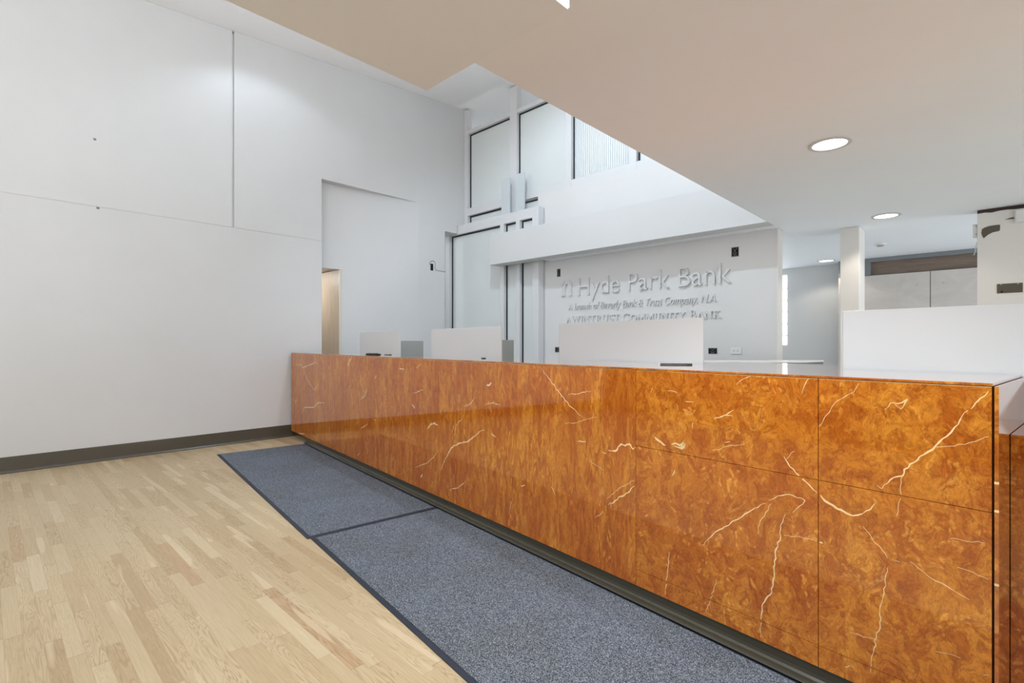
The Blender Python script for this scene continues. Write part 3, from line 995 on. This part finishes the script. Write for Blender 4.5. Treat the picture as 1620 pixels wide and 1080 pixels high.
# ------------------------------------------------------------------ the marble counter
# local frame: +X runs right along the counter, +Y away from the camera
CO = (-1.253, 2.186, 0)
CR = R(173.03 - 180)
HT = 1.135
ctr = thing('teller_counter', 'long polished orange-brown marble teller counter with cream veins', 'counter', CO, CR)
VEINS = [[6.3,-0.683,0.823,-0.705,0.787,-0.737,0.759,-0.773,0.732,-0.799,0.71],
[9.2,-0.799,0.71,-0.838,0.681,-0.876,0.667,-0.909,0.656,-0.94,0.672],
[5.3,-0.94,0.672,-0.962,0.691,-0.975,0.715],
[5.7,-0.979,0.777,-0.994,0.768,-1.017,0.803,-1.05,0.822,-1.054,0.844,-1.081,0.872,-1.104,0.9,-1.134,0.934,-1.16,0.966,-1.178,0.996,-1.195,1.031,-1.209,1.051],
[4.6,-1.216,1.056,-1.226,1.075,-1.236,1.089,-1.254,1.111],
[2.1,-1.134,0.929,-1.178,0.939,-1.212,0.955,-1.239,0.97,-1.254,0.979],
[4.1,-1.002,1.032,-1.017,1.056,-1.034,1.055,-1.05,1.061,-1.063,1.073,-1.054,1.054,-1.046,1.039,-1.029,1.052],
[3.0,-0.804,0.951,-0.828,0.995,-0.848,1.03,-0.886,1.066,-0.913,1.084,-0.929,1.116],
[3.5,-0.748,1.066,-0.76,1.106,-0.77,1.123],
[3.8,-0.5,1.084,-0.531,1.111,-0.568,1.125],
[6.5,-0.401,0.933,-0.435,0.946,-0.454,0.955,-0.483,0.954],
[4.9,-0.454,0.955,-0.487,0.98],
[10.9,-0.106,0.814,-0.131,0.799,-0.166,0.783],
[14.4,-0.195,0.791,-0.219,0.802,-0.242,0.795,-0.261,0.809,-0.254,0.786,-0.208,0.79],
[4.1,-0.627,0.641,-0.661,0.667,-0.705,0.683,-0.758,0.673,-0.737,0.645,-0.716,0.617],
[4.9,-0.345,0.379,-0.387,0.428,-0.428,0.472,-0.493,0.528,-0.556,0.582,-0.615,0.627],
[5.6,-0.689,0.604,-0.672,0.559,-0.672,0.513,-0.655,0.461,-0.65,0.4,-0.644,0.339,-0.633,0.276,-0.604,0.229,-0.598,0.179,-0.595,0.094],
[2.9,-0.683,0.522,-0.726,0.531,-0.768,0.535,-0.797,0.534],
[8.6,-0.805,0.533,-0.817,0.533],
[2.6,-0.94,0.628,-0.966,0.594,-0.996,0.563,-1.009,0.542],
[3.6,-1.069,0.55,-1.104,0.53,-1.134,0.512,-1.163,0.504,-1.192,0.491,-1.212,0.483],
[4.0,-1.009,0.511,-1.005,0.449,-0.992,0.384,-0.988,0.321,-0.979,0.266,-0.966,0.199,-0.962,0.14],
[3.2,-0.902,0.248,-0.94,0.251,-0.985,0.259],
[4.3,-0.163,0.096,-0.179,0.227,-0.187,0.3],
[3.3,-0.366,0.095,-0.401,0.213,-0.412,0.256],
[2.1,-1.05,0.822,-1.046,0.762,-1.038,0.72,-1.034,0.689],
[1.9,-1.167,0.654,-1.205,0.657,-1.246,0.663],
[1.9,-1.185,0.572,-1.219,0.57,-1.254,0.56],
[3.1,-0.586,0.499,-0.592,0.537,-0.615,0.591,-0.638,0.632],
[4.3,-0.179,1.036,-0.226,1.03],
[4.2,-0.264,0.995,-0.309,0.995],
[3.5,-0.302,0.878,-0.302,0.905],
[4.6,-0.448,0.84,-0.474,0.847],
[2.9,-0.394,0.797,-0.467,0.828,-0.531,0.846],
[5.4,-0.198,0.65,-0.214,0.683],
[2.6,-1.042,0.541,-1.029,0.542],
[3.3,-0.886,0.12,-0.9,0.133,-0.913,0.132],
[2.3,-1.243,0.275,-1.254,0.278],
[1.9,-1.134,0.293,-1.192,0.299],
[3.0,-0.692,0.813,-0.721,0.849],
[5.1,0.687,1.118,0.612,1.05,0.537,0.985,0.483,0.938,0.436,0.904,0.396,0.883,0.34,0.848],
[4.2,0.453,0.97,0.396,0.977,0.351,0.99,0.291,1.001],
[3.3,0.483,0.806,0.396,0.821,0.329,0.845,0.244,0.869],
[10.0,0.174,0.708,0.123,0.711,0.09,0.751,0.066,0.746,0.034,0.758,0.018,0.736,0.004,0.749],
[10.7,1.809,0.284,1.739,0.384,1.655,0.483,1.553,0.532,1.446,0.559,1.362,0.609,1.272,0.663,1.237,0.671],
[7.8,1.169,0.661,1.111,0.636],
[4.5,1.614,0.573,1.593,0.654,1.523,0.706,1.494,0.742],
[5.5,1.498,0.802,1.418,0.826,1.353,0.879],
[13.1,1.22,0.972,1.186,0.974,1.161,0.996],
[5.1,1.237,0.842,1.136,0.862,1.062,0.849],
[6.2,1.686,0.166,1.573,0.203,1.465,0.275],
[5.0,0.593,0.428,0.556,0.388],
[7.7,0.172,0.427,0.133,0.452,0.095,0.488,0.048,0.517,0.007,0.56],
[3.7,0.259,0.337,0.203,0.384],
[3.1,0.182,0.455,0.104,0.527,0.011,0.584],
[5.5,0.39,0.722,0.323,0.727],
[4.1,0.213,0.689,0.182,0.688],
[5.8,0.864,0.374,0.821,0.386],
[3.3,0.307,0.633,0.203,0.6],
[4.0,0.953,0.263,0.976,0.17],
[12.2,5.447,0.972,5.255,0.986,5.149,0.949,4.871,0.995,4.657,1.028,4.566,1.016],
[9.4,5.149,0.949,4.995,0.817,4.727,0.691,4.588,0.762],
[12.2,3.674,1.016,3.614,1.064,3.535,1.12],
[12.8,5.229,0.332,5.097,0.445,4.727,0.485,4.566,0.557,4.346,0.57],
[8.9,2.983,0.924,2.955,0.956],
[7.7,3.315,0.701,3.237,0.733,3.145,0.828],
[9.8,2.264,0.748,2.208,0.721],
[6.4,2.241,0.84,2.07,0.884],
[18.2,2.009,0.577,1.949,0.62,1.9,0.636,1.833,0.625],
[6.1,2.208,0.233,2.009,0.306,1.909,0.369,1.833,0.442],
[12.7,2.112,0.167,2.081,0.205],
[7.7,3.331,0.405,3.145,0.479],
[20.0,5.337,0.085,5.072,0.114],
[13.5,5.475,0.467,5.419,0.523],
[9.4,4.751,0.15,4.588,0.104],
[6.4,2.187,1.051,2.112,1.09],
[8.1,2.496,1.039,2.389,1.032],
[7.9,3.412,0.122,3.347,0.159],
[7.4,3.027,0.536,2.955,0.532]]
XL = -5.656


def split_veins():
    """subdivide and roughen every traced vein; returns flat list of (x0,z0,x1,z1,w0,w1)"""
    rnd = random.Random(11)
    segs = []
    for vn in VEINS:
        w = vn[0] * 0.00055
        P = [Vector((-vn[i], vn[i + 1])) for i in range(1, len(vn), 2)]
        Q = [P[0]]
        for a_, b_ in zip(P, P[1:]):
            n_ = max(2, int((b_ - a_).length / 0.012))
            nr = Vector((-(b_ - a_).y, (b_ - a_).x)).normalized()
            for i in range(1, n_ + 1):
                q = a_.lerp(b_, i / n_)
                if i < n_:
                    q = q + nr * rnd.uniform(-1, 1) * min(0.004, 0.10 * (b_ - a_).length)
                Q.append(q)
        n_ = len(Q) - 1
        W = []
        for i in range(n_ + 1):
            tpr = min(1.0, 0.25 + 3.0 * min(i, n_ - i) / n_)
            W.append(max(0.0007, (0.78 if w > 0.0022 else 0.6) * w * tpr * rnd.uniform(0.55, 1.25)))
        for i in range(n_):
            segs.append((Q[i], Q[i + 1], W[i], W[i + 1]))
    return segs


SEGS = split_veins()


def marble_panel(xa, xb, za, zb, mat, gap=0.0012):
    bm_ = bmesh.new()
    xa2, xb2 = xa + gap, xb - gap
    box(bm_, xa2, xb2, 0.0, 0.018, za + gap * 0.8, zb - gap * 0.8)
    if zb > 1.1:      # pale strip painting in the light caught by the top edge
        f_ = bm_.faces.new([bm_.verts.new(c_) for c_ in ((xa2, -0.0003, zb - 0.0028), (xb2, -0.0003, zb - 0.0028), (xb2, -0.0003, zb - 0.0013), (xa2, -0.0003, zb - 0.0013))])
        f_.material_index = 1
    for p, q, w0, w1 in SEGS:
        m_ = (p + q) / 2
        if not (xa2 + 0.002 < m_.x < xb2 - 0.002 and za + 0.003 < m_.y < zb - 0.003):
            continue
        d_ = (q - p)
        if d_.length < 1e-6:
            continue
        d_.normalize()
        nr = Vector((-d_.y, d_.x))
        pts_ = [p + nr * w0, q + nr * w1, q - nr * w1, p - nr * w0]
        cl = lambda v: (min(max(v.x, xa2), xb2), -0.00025, min(max(v.y, za + gap), zb - gap))
        vv_ = [bm_.verts.new(cl(v)) for v in pts_]
        f_ = bm_.faces.new(vv_)
        f_.material_index = 1
    me_normals = obj('marble_panel', bm_, [mat, M['vein']], ctr)
    return me_normals


ZB, ZT = 0.079, 1.1258
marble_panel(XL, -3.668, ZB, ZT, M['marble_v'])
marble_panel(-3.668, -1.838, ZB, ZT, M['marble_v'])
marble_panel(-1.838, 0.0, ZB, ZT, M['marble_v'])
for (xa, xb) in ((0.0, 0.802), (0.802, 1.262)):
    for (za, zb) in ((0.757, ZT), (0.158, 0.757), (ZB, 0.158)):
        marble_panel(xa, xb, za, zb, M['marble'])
# end panel with its exposed edge
bm = bmesh.new()
box(bm, 1.2665, 1.276, 0.001, 0.644, ZB, ZT)
for zz in (0.846, 0.764, 0.55):
    box(bm, 1.2662, 1.2763, 0.0004, 0.0025, zz - 0.004, zz + 0.003, 1)
obj('end_panel', bm, [M['marble_top'], M['vein']], ctr, 0)
B('core', [(XL + 0.004, 1.2635, 0.0195, 0.638, ZB + 0.006, 1.1255)], M['shadowgap'], ctr)
# top slabs
for (xa, xb, ddy) in ((XL, -2.9, 0.0), (-2.9, -0.83, 0.0006), (-0.83, 0.17, -0.0008), (0.17, 1.264, 0.0003)):
    B('countertop', [(xa + 0.0008, xb - 0.0008, -0.003 + ddy, 0.640, HT - 0.0085, HT)], M['marble_top'], ctr, 0.0012)
# toe kick, coved foot
bm = bmesh.new()
kp = [(0.03, 0.012), (-0.030, 0.012), (-0.0335, 0.016), (-0.031, 0.021), (-0.022, 0.0245), (-0.008, 0.0275), (0.001, 0.034), (0.004, 0.046), (0.005, 0.0785), (0.03, 0.0785)]
prism(bm, kp, -5.01, 1.262, 'x')
obj('toe_kick', bm, M['kick'], ctr)
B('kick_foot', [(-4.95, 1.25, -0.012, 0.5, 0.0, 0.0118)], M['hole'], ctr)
B('plinth', [(-4.95, 1.25, 0.031, 0.6, 0.0125, ZB + 0.004)], M['darkgrey'], ctr)
# work shelves in the gaps between the screens
for (xa, xb, ga_, gb_) in ((-0.12, 0.92, -0.012, 0.672), (-1.98, -1.00, -1.872, -1.185), (-3.83, -2.86, -3.745, -3.062)):
    B('work_shelf', [(xa, xb, 0.663, 1.17, HT - 0.03, HT - 0.001), (ga_, gb_, 0.6405, 0.6625, HT - 0.03, HT - 0.001)], M['marble_top'], ctr)

# lower wing of the counter at the right end
wg = thing('side_counter', 'lower orange marble side counter butting the right end of the main counter', 'counter', CO, CR)
B('front_panel', [(1.2775, 2.3, 0.222, 0.240, 0.079, 0.952)], M['marble'], wg)
B('countertop', [(1.2775, 2.3, 0.219, 0.643, 0.9525, 0.963)], M['marble_top'], wg, 0.001)
B('core', [(1.2785, 2.3, 0.2405, 0.640, 0.0, 0.952)], M['shadowgap'], wg)

# white screens behind the counter
SCR = [(-4.893, -3.753, 'farthest low white screen behind the counter, beside the tall left wall'),
       (-3.054, -1.880, 'white screen behind the counter, in front of the big glazed panel'),
       (-1.177, -0.020, 'white screen behind the counter, hiding the lower edge of the lettering'),
       (0.678, 2.35, 'longest white screen behind the counter, at the right edge below the pier')]
for (xa, xb, lb) in SCR:
    t = thing('privacy_screen', lb, 'screen', CO, CR, 'white screens behind the counter')
    B('screen_panel', [(xa, xb, 0.646, 0.658, 0.0, 1.402)], M['acrylic'], t, 0.0015)
    B('edge_strip', [(xa - 0.0025, xa - 0.0005, 0.646, 0.658, 0.0, 1.402)], M['chrome'], t)
WNG = [(-4.32, 'grey side divider behind the farthest white screen'),
       (-2.467, 'grey side divider behind the white screen that stands before the glazing'),
       (-0.60, 'grey side divider behind the white screen below the lettering'),
       (1.203, 'grey side divider behind the longest white screen')]
for (xc, lb) in WNG:
    t = B('divider_panel', [(-0.011, 0.011, 0.664, 1.262, 0.0, 1.291)], M['grey'], None, 0.001)
    t.location = (CO[0] + xc * math.cos(CR), CO[1] + xc * math.sin(CR), 0)
    t.rotation_euler = (0, 0, CR)
    tag(t, lb, 'divider', 'grey dividers behind the screens')

# low back desk between counter and sign wall, standing askew
t = thing('back_desk', 'low grey back desk with a thin white top, right of the sign wall outlets', 'desk', (0, 0, 0))
D0, D1, D2 = Vector((-2.75, 4.311)), Vector((-1.344, 5.652)), Vector((-1.288, 6.113))
D3 = D0 + (D2 - D1)
bm = bmesh.new()
prism(bm, [D0, D1, D2, D3], 1.064, 1.080, 'z')
obj('desk_top', bm, M['white'], t)
cen = (D0 + D1 + D2 + D3) / 4
ins = lambda v, k_: v + (cen - v).normalized() * k_
bm = bmesh.new()
prism(bm, [ins(D0, 0.01), ins(D1, 0.004), ins(D2, 0.004), ins(D3, 0.01)], 0.0, 1.0635, 'z')
obj('body', bm, M['darkgrey'], t)

# ------------------------------------------------------------------ things lying on the counter


def pen(label, x, y, ang, L, dark):
    cx = CO[0] + x * math.cos(CR) - y * math.sin(CR)
    cy = CO[1] + x * math.sin(CR) + y * math.cos(CR)
    t_ = thing('pen', label, 'pen', (cx, cy, HT + 0.0042), ang)
    bm_ = bmesh.new()
    tube(bm_, [(-L / 2 + 0.012, 0, 0), (L / 2 - 0.03, 0, 0)], 0.0036, 10)
    obj('barrel', bm_, dark, t_, 0, True)
    bm_ = bmesh.new()
    tube(bm_, [(-L / 2, 0, 0), (-L / 2 + 0.0115, 0, 0)], [0.0015, 0.0035], 10)
    obj('tip', bm_, M['chrome'], t_, 0, True)
    bm_ = bmesh.new()
    tube(bm_, [(L / 2 - 0.0295, 0, 0), (L / 2, 0, 0)], 0.0040, 10)
    obj('cap', bm_, M['black'], t_, 0, True)
    B('clip', [(L / 2 - 0.03, L / 2 - 0.004, -0.0012, 0.0012, 0.0042, 0.0055)], M['chrome'], t_)
    return t_


pen('black pen with silver tip lying on the counter before the nearest full screen', -0.067, 0.439, R(35.4), 0.182, M['black'])
t = thing('stapler', 'small flat black gadget lying at the far end of the counter', 'gadget',
          (CO[0] - 3.635 * math.cos(CR) - 0.271 * math.sin(CR), CO[1] - 3.635 * math.sin(CR) + 0.271 * math.cos(CR), HT), R(2))
B('body', [(-0.115, 0.115, -0.022, 0.022, 0.0005, 0.011)], M['black'], t, 0.003)
B('arm', [(-0.105, 0.08, -0.014, 0.014, 0.0115, 0.018)], M['darkgrey'], t, 0.003)
t = thing('sticky_pad', 'tiny grey pad beside the black gadget on the far end of the counter', 'note pad',
          (CO[0] - 3.43 * math.cos(CR) - 0.345 * math.sin(CR), CO[1] - 3.43 * math.sin(CR) + 0.345 * math.cos(CR), HT), R(10))
B('pad', [(-0.035, 0.035, -0.02, 0.02, 0.0005, 0.008)], M['darkgrey'], t, 0.001)
B('backing', [(-0.037, 0.037, -0.022, 0.022, 0.0001, 0.0004)], M['black'], t)
t = thing('pen_holder', 'small dark round pen holder in front of the second screen from the tall left wall', 'pen holder',
          (CO[0] - 1.728 * math.cos(CR) - 0.348 * math.sin(CR), CO[1] - 1.728 * math.sin(CR) + 0.348 * math.cos(CR), HT))
bm = bmesh.new()
disc(bm, 0, 0, 0.0003, 0.007, 0.021, 0.016, 24)
obj('foot', bm, M['black'], t)
bm = bmesh.new()
disc(bm, 0, 0, 0.0072, 0.011, 0.007, 0.005, 16)
obj('socket', bm, M['chrome'], t)

# ------------------------------------------------------------------ floor mats


def mat(label, xa, xb, ya, yb, dz=0.0):
    t_ = thing('floor_mat', label, 'floor mat', CO, CR, None)
    e_ = 0.026
    B('carpet_field', [(xa + e_, xb - e_, ya + e_, yb - e_, 0.0005, 0.0085)], M['carpet'], t_)
    bm_ = bmesh.new()
    for (a0, a1, b0, b1) in ((xa, xb, ya, ya + e_ - 0.0005), (xa, xb, yb - e_ + 0.0005, yb), (xa, xa + e_ - 0.0005, ya + e_, yb - e_), (xb - e_ + 0.0005, xb, ya + e_, yb - e_)):
        box(bm_, a0, a1, b0, b1, 0.0005, 0.0055)
    obj('rubber_border', bm_, M['matedge'], t_, 0.001)
    return t_


mat('charcoal carpet mat lying nearest the tall left wall, beyond the seam', -4.995, -1.815, -0.985, -0.016)
mat('charcoal carpet mat in the foreground, running along the near half of the counter', -1.812, 2.4, -0.965, -0.014)
